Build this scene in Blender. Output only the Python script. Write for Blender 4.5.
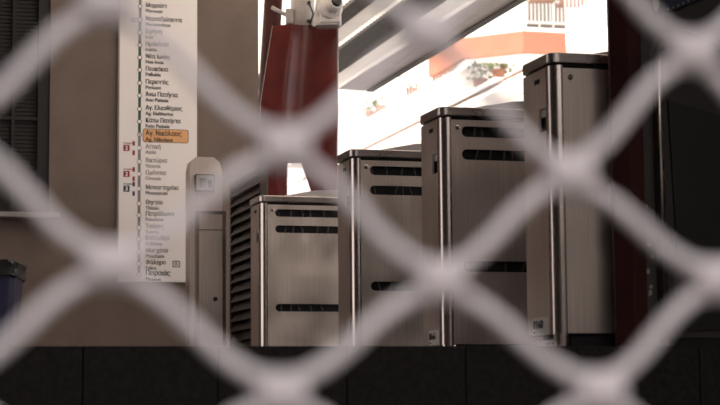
import bpy, bmesh, math, random
from mathutils import Vector, Matrix
random.seed(7)
for o in list(bpy.data.objects):
    bpy.data.objects.remove(o)
S = bpy.context.scene
COL = S.collection

# ------------------------------------------------------------------ camera
F = 1792.0                     # focal length in pixels of the 720x405 frame
HY = 400.0                     # horizon row at the middle of the frame
ROLL = math.radians(-0.49)     # the camera leans a little clockwise
PITCH = math.atan((HY - 202.5) / F)
CAMZ = -0.188                  # the eye is below the level of the upper floor
cd = bpy.data.cameras.new('camera')
cam = bpy.data.objects.new('camera', cd); COL.objects.link(cam)
cd.sensor_width = 36.0
cd.lens = F / 720 * 36
cd.clip_start = 0.02
cam.location = (0, 0, CAMZ)
CR = Matrix.Rotation(math.pi / 2 + PITCH, 3, 'X') @ Matrix.Rotation(ROLL, 3, 'Z')
cam.rotation_euler = CR.to_euler()
cd.dof.use_dof = True
cd.dof.focus_distance = 9.6
cd.dof.aperture_fstop = 5.2
S.camera = cam

# ------------------------------------------------------------------ world, sun, exposure
w = bpy.data.worlds.new('world'); S.world = w; w.use_nodes = True
wn = w.node_tree.nodes; wn.clear()
bg = wn.new('ShaderNodeBackground'); wo = wn.new('ShaderNodeOutputWorld')
bg.inputs[0].default_value = (1.0, 0.93, 0.90, 1)
bg.inputs[1].default_value = 2.5
w.node_tree.links.new(bg.outputs[0], wo.inputs[0])
sd = bpy.data.lights.new('sun', 'SUN'); sun = bpy.data.objects.new('sun', sd); COL.objects.link(sun)
sd.energy = 10.0; sd.angle = math.radians(0.6); sd.color = (1.0, 0.93, 0.84)
sun.location = (-8, -6, 14)
sun.rotation_euler = Vector((0.62, 0.46, -0.85)).to_track_quat('-Z', 'Y').to_euler()
VS = S.view_settings
VS.view_transform = 'Standard'; VS.look = 'None'; VS.gamma = 1.0; VS.use_curve_mapping = False
VS.exposure = -0.28

# ------------------------------------------------------------------ pixel helpers
def ray(px, py):
    return CR @ Vector(((px - 360) / F, (202.5 - py) / F, -1.0))
def at(px, py, d):                                   # point at world depth y = d
    r = ray(px, py); r = r * (d / r.y)
    return Vector((r.x, r.y, r.z + CAMZ))
def at_z(px, py, z):                                 # point at height z
    r = ray(px, py); k = (z - CAMZ) / r.z
    return Vector((r.x * k, r.y * k, z))
def on_plane(px, py, p, t):                          # vertical plane through p=(x,y) along t=(x,y)
    r = ray(px, py); n = (t[1], -t[0])
    k = (p[0] * n[0] + p[1] * n[1]) / (r.x * n[0] + r.y * n[1])
    return Vector((r.x * k, r.y * k, r.z * k + CAMZ))
U5 = math.atan(509 / F)                              # yaw of the station against the view
UX = Vector((math.cos(U5), math.sin(U5)))            # along the gates' long sides
V = Vector((-math.sin(U5), math.cos(U5)))            # the direction the platform and the row of gates run
# station frame: (a, b) = along UX, along V; most of the station is built in it and turned by U5
def gw(a, b, z=0.0): return Vector((UX.x * a + V.x * b, UX.y * a + V.y * b, z))
def gl(px, py, b):                                   # pixel -> (a, z) on the plane b = const
    p = on_plane(px, py, (V.x * b, V.y * b), (UX.x, UX.y)); return p.x * UX.x + p.y * UX.y, p.z
def turn(o): o.rotation_euler.z = U5; return o

# ------------------------------------------------------------------ materials
def mat(name, col, rough=0.6, metal=0.0, var=0.15, scale=8.0, stretch=(1, 1, 1), bump=0.0, bscale=60, trans=0.0,
        col2=None, spec=0.5, detail=6.0, aniso=0.0, rvar=0.0):
    m = bpy.data.materials.new(name); m.use_nodes = True
    nt = m.node_tree; N = nt.nodes; L = nt.links
    b = N['Principled BSDF']
    b.inputs['Roughness'].default_value = rough
    b.inputs['Metallic'].default_value = metal
    b.inputs['Specular IOR Level'].default_value = spec
    if aniso: b.inputs['Anisotropic'].default_value = aniso
    tc = N.new('ShaderNodeTexCoord'); mp = N.new('ShaderNodeMapping')
    mp.inputs['Scale'].default_value = stretch
    L.new(tc.outputs['Object'], mp.inputs[0])
    nz = N.new('ShaderNodeTexNoise'); nz.inputs['Scale'].default_value = scale; nz.inputs['Detail'].default_value = detail
    L.new(mp.outputs[0], nz.inputs[0])
    rp = N.new('ShaderNodeValToRGB')
    c = Vector(col); lo = c * (1 - var) if col2 is None else Vector(col2); hi = c * (1 + var) if col2 is None else c
    rp.color_ramp.elements[0].position = 0.3; rp.color_ramp.elements[1].position = 0.7
    rp.color_ramp.elements[0].color = (*lo, 1); rp.color_ramp.elements[1].color = (*[min(1, x) for x in hi], 1)
    L.new(nz.outputs[0], rp.inputs[0]); L.new(rp.outputs[0], b.inputs['Base Color'])
    if rvar:
        mr = N.new('ShaderNodeMapRange'); mr.inputs[3].default_value = rough - rvar; mr.inputs[4].default_value = rough + rvar
        L.new(nz.outputs[0], mr.inputs[0]); L.new(mr.outputs[0], b.inputs['Roughness'])
    if bump:
        n2 = N.new('ShaderNodeTexNoise'); n2.inputs['Scale'].default_value = bscale; n2.inputs['Detail'].default_value = 4
        L.new(mp.outputs[0], n2.inputs[0])
        bp = N.new('ShaderNodeBump'); bp.inputs['Strength'].default_value = bump; bp.inputs['Distance'].default_value = 0.01
        L.new(n2.outputs[0], bp.inputs['Height']); L.new(bp.outputs[0], b.inputs['Normal'])
    if trans:
        tr = N.new('ShaderNodeBsdfTranslucent'); mx = N.new('ShaderNodeMixShader'); mx.inputs[0].default_value = trans
        L.new(rp.outputs[0], tr.inputs[0])
        L.new(b.outputs[0], mx.inputs[1]); L.new(tr.outputs[0], mx.inputs[2])
        L.new(mx.outputs[0], N['Material Output'].inputs[0])
    return m

def steel_mat(name, col, rough, smudge, brushed=(60, 60, 1), bump=0.05):
    m = mat(name, col, rough, 1.0, 0.10, 3.0, brushed, bump=bump, bscale=8)
    nt = m.node_tree; N = nt.nodes; L = nt.links; b = N['Principled BSDF']
    tc = N.new('ShaderNodeTexCoord'); n = N.new('ShaderNodeTexNoise')
    n.inputs['Scale'].default_value = 4.0; n.inputs['Detail'].default_value = 2.5; n.inputs['Roughness'].default_value = 0.5
    L.new(tc.outputs['Object'], n.inputs[0])
    r = N.new('ShaderNodeMapRange'); r.inputs[1].default_value = 0.35; r.inputs[2].default_value = 0.7
    r.inputs[3].default_value = rough - smudge; r.inputs[4].default_value = rough + smudge
    L.new(n.outputs[0], r.inputs[0]); L.new(r.outputs[0], b.inputs['Roughness'])
    return m

M = {}
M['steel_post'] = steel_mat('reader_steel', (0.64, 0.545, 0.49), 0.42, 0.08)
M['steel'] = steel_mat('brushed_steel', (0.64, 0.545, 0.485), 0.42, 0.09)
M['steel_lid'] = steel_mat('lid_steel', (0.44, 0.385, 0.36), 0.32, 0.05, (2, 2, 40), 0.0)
M['steel_edge'] = steel_mat('polished_steel', (0.45, 0.39, 0.36), 0.24, 0.03, (60, 60, 1), 0.0)
M['dark'] = mat('dark_inside', (0.012, 0.010, 0.010), 0.7)
M['gap'] = mat('black_gasket', (0.008, 0.007, 0.007), 0.8)
M['wall'] = mat('taupe_plaster', (0.172, 0.125, 0.102), 0.85, 0, 0.12, 3.0, bump=0.25, bscale=45)
M['wallr'] = mat('dark_brown_panel', (0.035, 0.028, 0.026), 0.65, 0, 0.2, 4.0)
M['jambr'] = mat('dark_grey_jamb', (0.055, 0.045, 0.041), 0.6, 0, 0.2, 9.0)
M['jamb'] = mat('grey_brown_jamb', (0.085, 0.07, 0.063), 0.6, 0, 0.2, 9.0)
M['granite'] = mat('black_granite', (0.019, 0.0155, 0.0148), 0.62, 0, 0.35, 55.0, bump=0.05, bscale=120, spec=0.25)
M['floor'] = mat('grey_granite', (0.06, 0.052, 0.048), 0.55, 0, 0.25, 30.0, spec=0.3)
M['lowfloor'] = mat('worn_concrete', (0.10, 0.09, 0.085), 0.8, 0, 0.25, 6.0)
M['grille'] = mat('pale_grey_paint', (0.88, 0.83, 0.865), 0.45, 0, 0.05, 20.0)
M['clamp'] = mat('grey_clip_paint', (0.78, 0.72, 0.755), 0.5, 0, 0.06, 20.0)
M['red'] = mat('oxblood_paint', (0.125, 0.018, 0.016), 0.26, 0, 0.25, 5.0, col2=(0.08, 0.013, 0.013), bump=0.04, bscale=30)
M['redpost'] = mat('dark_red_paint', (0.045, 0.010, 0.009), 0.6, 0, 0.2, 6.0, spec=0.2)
M['white'] = mat('white_paint', (0.68, 0.64, 0.61), 0.5, 0, 0.06, 15.0)
M['greyw'] = mat('grey_plastic', (0.40, 0.37, 0.36), 0.45, 0, 0.06, 15.0)
M['black'] = mat('black_plastic', (0.015, 0.013, 0.013), 0.35, 0, 0.2, 10.0)
M['signw'] = mat('white_enamel', (0.90, 0.82, 0.785), 0.32, 0, 0.03, 2.0)
M['ink'] = mat('black_ink', (0.02, 0.018, 0.018), 0.6)
M['inkgrey'] = mat('faded_grey_ink', (0.29, 0.255, 0.245), 0.6)
M['inkmid'] = mat('mid_grey_ink', (0.12, 0.105, 0.10), 0.6)
M['green'] = mat('green_ink', (0.030, 0.085, 0.045), 0.5)
M['lgrey'] = mat('grey_line_ink', (0.24, 0.215, 0.21), 0.5)
M['orange'] = mat('orange_ink', (0.78, 0.40, 0.17), 0.5, 0, 0.04)
M['redink'] = mat('red_ink', (0.30, 0.022, 0.03), 0.5)
M['blueink'] = mat('navy_ink', (0.022, 0.035, 0.065), 0.5)
M['louvre'] = mat('brown_louvre_paint', (0.060, 0.040, 0.034), 0.5, 0, 0.2, 10.0)
M['frame'] = mat('black_brown_frame', (0.008, 0.0065, 0.006), 0.45, 0, 0.2, 10.0)
M['blind'] = mat('grey_brown_blind', (0.016, 0.013, 0.012), 0.6, 0, 0.15, 10.0)
M['sill'] = mat('pale_marble_sill', (0.30, 0.27, 0.25), 0.5, 0, 0.15, 12.0)
M['bin'] = mat('blue_violet_plastic', (0.018, 0.017, 0.055), 0.4, 0, 0.1, 5.0)
M['bag'] = mat('black_bag', (0.010, 0.009, 0.010), 0.3, 0, 0.2, 20.0, bump=0.6, bscale=40)
M['beam'] = mat('grey_brown_beam', (0.075, 0.058, 0.051), 0.5, 0, 0.15, 6.0)
M['soffit'] = mat('pale_soffit', (0.72, 0.65, 0.61), 0.35, 0, 0.08, 3.0)
M['roof'] = mat('cream_translucent_sheet', (0.86, 0.80, 0.72), 0.6, 0, 0.04, 4.0, trans=0.62)
M['ceil'] = mat('grey_concrete_ceiling', (0.16, 0.14, 0.13), 0.85, 0, 0.15, 3.0)
M['facade'] = mat('white_render', (0.90, 0.87, 0.84), 0.9, 0, 0.03, 1.0)
M['pink'] = mat('salmon_render', (0.40, 0.165, 0.105), 0.9, 0, 0.06, 2.0)
M['rail'] = mat('white_rail_paint', (0.50, 0.49, 0.47), 0.6, 0, 0.04, 4.0)
M['glass'] = mat('dark_window_glass', (0.05, 0.045, 0.045), 0.12, 0, 0.1, 4.0)
M['awn'] = mat('brown_awning', (0.16, 0.085, 0.06), 0.8, 0, 0.2, 5.0)
M['leaf'] = mat('green_leaves', (0.075, 0.10, 0.028), 0.7, 0, 0.4, 4.0)
M['pot'] = mat('terracotta', (0.22, 0.095, 0.055), 0.8, 0, 0.1, 5.0)
M['navy'] = mat('navy_board', (0.012, 0.018, 0.045), 0.45, 0, 0.1, 5.0)
M['cream'] = mat('cream_print', (0.36, 0.30, 0.24), 0.6, 0, 0.05, 5.0)
M['sticker'] = mat('white_sticker', (0.86, 0.80, 0.76), 0.6, 0, 0.03, 5.0)
M['screen'] = mat('grey_green_display', (0.22, 0.21, 0.18), 0.2, 0, 0.05, 5.0)
M['street'] = mat('asphalt', (0.38, 0.35, 0.33), 0.9, 0, 0.2, 3.0)

# ------------------------------------------------------------------ mesh helpers
def finish(name, bm, m, parent=None, smooth=False, bevel=0.0, seg=2, loc=None):
    bmesh.ops.recalc_face_normals(bm, faces=bm.faces)
    me = bpy.data.meshes.new(name); bm.to_mesh(me); bm.free()
    o = bpy.data.objects.new(name, me); COL.objects.link(o)
    me.materials.append(M[m] if isinstance(m, str) else m)
    if smooth:
        me.shade_smooth()
    if bevel:
        md = o.modifiers.new('bevel', 'BEVEL'); md.width = bevel; md.segments = seg; md.limit_method = 'ANGLE'
        md.angle_limit = math.radians(40)
    if parent: o.parent = parent
    if loc: o.location = loc
    return o
def box(bm, x0, x1, y0, y1, z0, z1, mtx=None):
    vs = [bm.verts.new((x, y, z)) for z in (z0, z1) for y in (y0, y1) for x in (x0, x1)]
    for f in ((0, 2, 3, 1), (4, 5, 7, 6), (0, 1, 5, 4), (2, 6, 7, 3), (0, 4, 6, 2), (1, 3, 7, 5)):
        bm.faces.new([vs[i] for i in f])
    if mtx is not None: bmesh.ops.transform(bm, matrix=mtx, verts=vs)
    return vs
def prism(bm, pts, z0, z1):
    a = [bm.verts.new((p[0], p[1], z0)) for p in pts]; b = [bm.verts.new((p[0], p[1], z1)) for p in pts]
    n = len(pts)
    bm.faces.new(a[::-1]); bm.faces.new(b)
    for i in range(n): bm.faces.new((a[i], a[(i + 1) % n], b[(i + 1) % n], b[i]))
def loft(bm, rings, cap=True):
    R = [[bm.verts.new(p) for p in r] for r in rings]
    n = len(R[0])
    for i in range(len(R) - 1):
        for j in range(n):
            bm.faces.new((R[i][j], R[i][(j + 1) % n], R[i + 1][(j + 1) % n], R[i + 1][j]))
    if cap: bm.faces.new(R[0][::-1]); bm.faces.new(R[-1])
def tube(bm, pts, r, n=10):
    pts = [Vector(p) for p in pts]; rings = []; up = None
    for i, p in enumerate(pts):
        t = (pts[min(i + 1, len(pts) - 1)] - pts[max(i - 1, 0)]).normalized()
        if up is None:
            up = Vector((0, 0, 1)) if abs(t.z) < 0.9 else Vector((1, 0, 0))
        a = t.cross(up).normalized(); b = a.cross(t).normalized(); up = b
        rr = r[i] if isinstance(r, (list, tuple)) else r
        rings.append([p + (a * math.cos(k * 2 * math.pi / n) + b * math.sin(k * 2 * math.pi / n)) * rr for k in range(n)])
    loft(bm, rings)
def lathe(bm, prof, n=20, mtx=None):                 # profile of (r, z)
    rings = [[Vector((r * math.cos(k * 2 * math.pi / n), r * math.sin(k * 2 * math.pi / n), z)) for k in range(n)] for r, z in prof]
    if mtx is not None: rings = [[mtx @ p for p in r] for r in rings]
    loft(bm, rings)
def curve_mesh(cu):
    o = bpy.data.objects.new('tmp', cu); COL.objects.link(o)
    bpy.context.view_layer.update()
    me = bpy.data.meshes.new_from_object(o.evaluated_get(bpy.context.evaluated_depsgraph_get()))
    bpy.data.objects.remove(o); bpy.data.curves.remove(cu)
    return me
UP = Matrix(((1, 0, 0, 0), (0, 0, -1, 0), (0, 1, 0, 0), (0, 0, 0, 1)))       # drawing plane xy -> upright xz, front towards -y
def plate(name, outer, holes, t, m, parent=None, loc=None):                   # upright plate with holes; front face at y = 0, back at y = t
    cu = bpy.data.curves.new('c', 'CURVE'); cu.dimensions = '2D'; cu.fill_mode = 'BOTH'; cu.extrude = t / 2
    for poly in [outer] + holes:
        sp = cu.splines.new('POLY'); sp.points.add(len(poly) - 1); sp.use_cyclic_u = True
        for i, p in enumerate(poly): sp.points[i].co = (p[0], p[1], 0, 1)
    me = curve_mesh(cu)
    me.transform(UP); me.transform(Matrix.Translation((0, t / 2, 0)))
    me.name = name; me.materials.clear(); me.materials.append(M[m])
    o = bpy.data.objects.new(name, me); COL.objects.link(o)
    for p in me.polygons: p.use_smooth = False
    if parent: o.parent = parent
    if loc: o.location = loc
    return o
def text(name, body, size, m, parent, loc, bold=0.0, mtx=None, align='LEFT', sx=1.0, thick=0.0):
    cu = bpy.data.curves.new('t', 'FONT'); cu.body = body; cu.size = size; cu.extrude = 0.0006; cu.offset = bold
    cu.align_x = align; cu.resolution_u = 3
    me = curve_mesh(cu); me.transform(Matrix.Diagonal((sx, 1, 1, 1)))
    if thick:
        b_ = bmesh.new()
        for k in (-1, 0, 1):
            c_ = me.copy(); c_.transform(Matrix.Translation((thick * k, thick * 0.5 * (k % 2), 0.00004 * k))); b_.from_mesh(c_); bpy.data.meshes.remove(c_)
        b_.to_mesh(me); b_.free()
    me.transform(UP)
    me.name = name; me.materials.clear(); me.materials.append(M[m])
    o = bpy.data.objects.new(name, me); COL.objects.link(o); o.parent = parent; o.location = loc
    if mtx is not None: me.transform(mtx)
    return o
def tag(o, label, cat=None, group=None):
    o['label'] = label
    if cat: o['category'] = cat
    if group: o['group'] = group
    return o
def struct(o, label=None):
    o['kind'] = 'structure'
    if label: o['label'] = label
    return o
def empty(name, loc, rz=0.0):
    e = bpy.data.objects.new(name, None); COL.objects.link(e); e.location = loc; e.rotation_euler = (0, 0, rz)
    e.empty_display_size = 0.1
    return e
def stadium(x0, x1, z0, z1, n=8):
    r = (z1 - z0) / 2; zc = (z0 + z1) / 2; pts = []
    for k in range(n + 1):
        a = -math.pi / 2 + math.pi * k / n; pts.append((x1 - r + r * math.cos(a), zc + r * math.sin(a)))
    for k in range(n + 1):
        a = math.pi / 2 + math.pi * k / n; pts.append((x0 + r + r * math.cos(a), zc + r * math.sin(a)))
    return pts
def rrect(x0, x1, z0, z1, r, n=4):
    pts = []
    for cx, cz, a0 in ((x1 - r, z0 + r, -90), (x1 - r, z1 - r, 0), (x0 + r, z1 - r, 90), (x0 + r, z0 + r, 180)):
        for k in range(n + 1):
            a = math.radians(a0 + 90 * k / n); pts.append((cx + r * math.cos(a), cz + r * math.sin(a)))
    return pts
def round_poly(pts, r, n=6):
    out = []; N_ = len(pts)
    for i in range(N_):
        p = Vector(pts[i]); a = (Vector(pts[i - 1]) - p).normalized(); b = (Vector(pts[(i + 1) % N_]) - p).normalized()
        ang = a.angle(b); t = r / math.tan(ang / 2); c = p + (a + b).normalized() * (r / math.sin(ang / 2))
        s = p + a * t - c; e = p + b * t - c
        a0 = math.atan2(s.y, s.x); da = math.atan2(e.y, e.x) - a0
        while da > math.pi: da -= 2 * math.pi
        while da < -math.pi: da += 2 * math.pi
        for k in range(n + 1):
            q = a0 + da * k / n; out.append((c.x + r * math.cos(q), c.y + r * math.sin(q)))
    return out

# ================================================================== SETTING
H = 1.112
r4 = ray(551, 52); d4 = (H - CAMZ) * r4.y / r4.z; B4 = V.x * d4 * r4.x / r4.y + V.y * d4     # the nearest gate's front plane
SB = B4 - 0.17                                        # the edge of the upper floor
bm = bmesh.new(); box(bm, -12, 14, SB + 0.33, 40, -0.12, 0.0)
struct(turn(finish('floor', bm, 'floor')), 'dark grey granite floor of the station behind the step')
bm = bmesh.new(); box(bm, -12, 14, -14, SB + 0.03, -1.62, -1.5)
struct(turn(finish('floor_entrance', bm, 'lowfloor')), 'worn concrete floor of the lower entrance')
# riser of dark granite slabs, joints where the photo shows them
riser = bmesh.new(); box(riser, -12, 14, SB + 0.03, SB + 0.12, -1.5, -0.04)
riser = struct(turn(finish('wall_riser', riser, 'gap')), 'dark riser wall below the gates')
jx = [-180, -47, 83, 218, 347, 466, 578, 700, 830]
for p_, q_ in zip(jx[:-1], jx[1:]):
    x0 = gl(p_, 375, SB)[0]; x1 = gl(q_, 375, SB)[0]
    for z0, z1 in ((-0.44, -0.0005), (-0.86, -0.444)):
        bm = bmesh.new(); box(bm, x0 + 0.0012, x1 - 0.0012, SB + random.uniform(0, 0.002), SB + 0.03, z0, z1)
        finish('tile', bm, 'granite', riser, bevel=0.002, seg=1)
    bm = bmesh.new(); box(bm, x0 + 0.001, x1 - 0.001, SB + 0.031, SB + 0.33, -0.031, 0.0)
    finish('coping_slab', bm, 'granite', riser, bevel=0.002, seg=1)

# left wall with its window opening
WP = Vector((-1.0, 13.44)); WT = UX
wall_e = Vector((WP.x, WP.y, 0))
def wl(px, py):                                       # pixel -> wall-local (x, z)
    p = on_plane(px, py, WP, WT)
    return ((Vector((p.x, p.y)) - WP).dot(WT), p.z)
wr = wl(258.5, 100)[0]
wx0 = wl(-40, 100)[0]; wx1 = wl(50, 100)[0]; wz0 = wl(20, 215)[1]; wz1 = wl(20, -60)[1]
wall = plate('wall_left', [(-9.2, 0.0), (wr, 0.0), (wr, 3.99), (-9.2, 3.99)], [[(wx0, wz0), (wx1, wz0), (wx1, wz1), (wx0, wz1)]], 0.25, 'wall', None, wall_e)
wall.rotation_euler.z = U5
struct(wall, 'taupe plaster wall behind the line map')
win = empty('window_1', wall_e, U5); struct(win, 'dark shuttered window at the left edge')
plate('window_frame', [(wx0, wz0), (wx1, wz0), (wx1, wz1), (wx0, wz1)],
      [[(wx0 + 0.05, wz0 + 0.05), (wx1 - 0.085, wz0 + 0.05), (wx1 - 0.085, wz1 - 0.05), (wx0 + 0.05, wz1 - 0.05)]], 0.08, 'frame', win, (0, 0.03, 0))
mx = wl(14, 100)[0]; tz = wl(14, 117)[1]
bm = bmesh.new(); box(bm, mx - 0.012, mx + 0.012, 0.045, 0.075, wz0 + 0.05, wz1 - 0.05); finish('mullion', bm, 'frame', win)
bm = bmesh.new(); box(bm, wx0 + 0.05, wx1 - 0.085, 0.05, 0.07, tz - 0.012, tz + 0.012); finish('transom', bm, 'frame', win)
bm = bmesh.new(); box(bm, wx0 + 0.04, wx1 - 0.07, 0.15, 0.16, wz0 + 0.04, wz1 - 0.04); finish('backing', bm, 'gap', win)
bm = bmesh.new(); z = wz0 + 0.06; k = 0
while z < wz1 - 0.06:
    box(bm, wx0 + 0.05, wx1 - 0.085, 0.085, 0.09, z, z + 0.024, Matrix.Translation((0, 0, 0))); z += 0.030
o = finish('blind_slats', bm, 'blind', win); o['kind'] = 'stuff'
sx1 = wl(57, 216)[0]; sz0 = wl(20, 219)[1]; sz1 = wl(20, 214)[1]
bm = bmesh.new(); box(bm, wx0 - 0.1, sx1, -0.16, 0.03, sz0, sz1); finish('window_sill', bm, 'sill', win, bevel=0.004)

# unseen light-blocking ceiling added over the hall, and canopy running along the platform
CZ = 3.60
def cs(px, py, z=CZ):                                 # lateral offset of a canopy line from a pixel on it
    p = at_z(px, py, z); return p.x * V.y - p.y * V.x
NU = Vector((V.y, -V.x))
def strip(bm, s0, s1, t0, t1, z0, z1):
    P = [NU * s0 + V * t0, NU * s1 + V * t0, NU * s1 + V * t1, NU * s0 + V * t1]
    prism(bm, [(p.x, p.y) for p in P], z0, z1)
WB = V.x * WP.x + V.y * WP.y; WA = UX.x * WP.x + UX.y * WP.y
bm = bmesh.new(); box(bm, -6.5, 6.2, -0.9, SB + 0.1, 4.0, 4.15); box(bm, -6.5, WA - 1.0, SB + 0.1, WB + 0.5, 4.0, 4.15)
struct(turn(finish('ceiling', bm, 'ceil')), 'unseen grey concrete ceiling added above the entrance to block light')
bm = bmesh.new(); box(bm, -2.4, -2.25, -2.0, SB + 2.4, -1.5, 4.0)  # unseen wall, put in to keep the left side dim
struct(turn(finish('side_blocker', bm, 'jamb')), 'unseen dark side wall added left of the entrance to block light')
bm = bmesh.new(); box(bm, 4.6, 4.75, -2.0, SB, -1.5, 4.0)  # unseen wall, added to darken the right side and the steel reflections
struct(turn(finish('entrance_blocker', bm, 'wallr')), 'unseen dark side wall added right of the entrance to block light')
bm = bmesh.new(); box(bm, -14, 14, -10.4, -10.0, -1.5, 3.6)  # unseen wall behind the camera, added to cut low sky light
struct(turn(finish('street_blocker', bm, 'jamb')), 'unseen dark wall added behind the entrance to block low sky light')
can = bpy.data.objects.new('ceiling_canopy', None); COL.objects.link(can); struct(can, 'platform canopy with dark beams and pale soffit panels')
sA, sB = cs(338, 14), cs(338, 29); sC, sD = cs(338, 52), cs(338, 74)
sE, sF, sG = cs(338, 78), cs(338, 89), cs(367, 90)
print('strips', sA, sB, sC, sD, sE, sF, sG)
def canopy_part(name, s0, s1, t0, t1, z0, z1, m, bevel=0.0):
    b = bmesh.new(); strip(b, s0, s1, t0, t1, z0, z1); return finish(name, b, m, can, bevel=bevel)
tf = (lambda p: p.x * V.x + p.y * V.y)(at_z(352, 90, CZ))
canopy_part('beam', sA, sB, 0, 90, CZ, CZ + 0.28, 'beam')
canopy_part('beam', sC, sD, 0, 90, CZ, CZ + 0.32, 'beam')
canopy_part('flange', sC - 0.04, sC + 0.10, 0, 90, CZ - 0.02, CZ - 0.0005, 'frame')
sm_ = (sF + sG) / 2
canopy_part('soffit_panel', sF + 0.01, sm_ - 0.006, 0, tf, CZ, CZ + 0.04, 'soffit')
canopy_part('soffit_panel', sm_ + 0.006, sG, 0, tf, CZ, CZ + 0.04, 'soffit')
canopy_part('gutter', sG + 0.003, sG + 0.09, 0, tf, CZ - 0.015, CZ + 0.12, 'beam')
# corrugated translucent sheet between the beams
def sheet(s0, s1, z, t0=0.0, t1=60.0):
    b = bmesh.new(); n = int((t1 - t0) / 0.06); rows = []
    for k in range(n + 1):
        t = t0 + (t1 - t0) * k / n; dz = 0.018 * (k % 2)
        rows.append([b.verts.new((*(NU * s + V * t), z + dz)) for s in (s0, s1)])
    for k in range(n): b.faces.new((rows[k][0], rows[k][1], rows[k + 1][1], rows[k + 1][0]))
    return finish('roof_sheet', b, 'roof', can)
sheet(sB + 0.004, sC - 0.045, CZ + 0.01)
sheet(sD + 0.01, sF - 0.01, CZ + 0.02, 0.0, tf)
sheet(sA - 3.2, sA - 0.005, CZ + 0.03, WB + 0.3)
def added_skylight(a0, a1, b0, b1, z):
    b = bmesh.new(); n = int((a1 - a0) / 0.08); rows_ = []
    for k in range(n + 1):
        a = a0 + (a1 - a0) * k / n; rows_.append([b.verts.new(gw(a, q, z + 0.02 * (k % 2))) for q in (b0, b1)])
    for k in range(n): b.faces.new((rows_[k][0], rows_[k][1], rows_[k + 1][1], rows_[k + 1][0]))
    return finish('roof_sheet', b, 'roof', can)
added_skylight(WA - 1.0, WA + 1.7, SB + 0.1, WB + 2.2, 4.08)  # unseen translucent sheet, added to light the map wall and far gates
for k in range(12):                                   # purlins of the eave in the open bay
    t = 10 + k * 3.2
    canopy_part('purlin', sD - 0.02, sE + 0.02, t, t + 0.06, CZ + 0.06, CZ + 0.12, 'beam')

# right side: red post, jamb, dark panel wall
RB = B4 - 0.03                                        # back of the panel wall, just before the nearest gate
p0 = gl(622, 345, RB - 0.13)[0]; p1 = gl(649, 345, RB - 0.13)[0]
bm = bmesh.new(); prism(bm, [(p0, RB - 0.08), (p0 + 0.055, RB - 0.13), (p1, RB - 0.13), (p1, RB - 0.03), (p0 + 0.02, RB - 0.02)], 0.0005, 3.995)
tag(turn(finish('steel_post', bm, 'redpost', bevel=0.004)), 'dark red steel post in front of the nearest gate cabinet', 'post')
bm = bmesh.new(); box(bm, p1 + 0.002, 6.2, RB - 0.04, RB, 0.0, 3.995)
struct(turn(finish('wall_right', bm, 'wallr')), 'dark brown panel wall on the right')
j1 = gl(660, 200, RB - 0.06)[0]
bm = bmesh.new(); box(bm, p1 + 0.006, j1 + 0.03, RB - 0.07, RB - 0.041, 0.0, 3.99)
jamb = struct(turn(finish('trim_1', bm, 'jambr', bevel=0.004)), 'grey brown door jamb with chipped paint')
for px, py, s in ((649, 245, 3.0), (648, 271, 3.5), (651, 287, 2.5), (652, 257, 2), (650, 293, 3), (644, 195, 1.5), (647, 206, 1.2)):
    c = gl(px, py, RB - 0.07); r = s / F * 6.6
    plate('paint_chip', [(c[0] + r * random.uniform(0.4, 1.0) * math.cos(a * 1.05), c[1] + r * random.uniform(0.6, 1.3) * math.sin(a * 1.05)) for a in range(6)], [], 0.001, 'cream', jamb, (0, RB - 0.071, 0))

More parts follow.
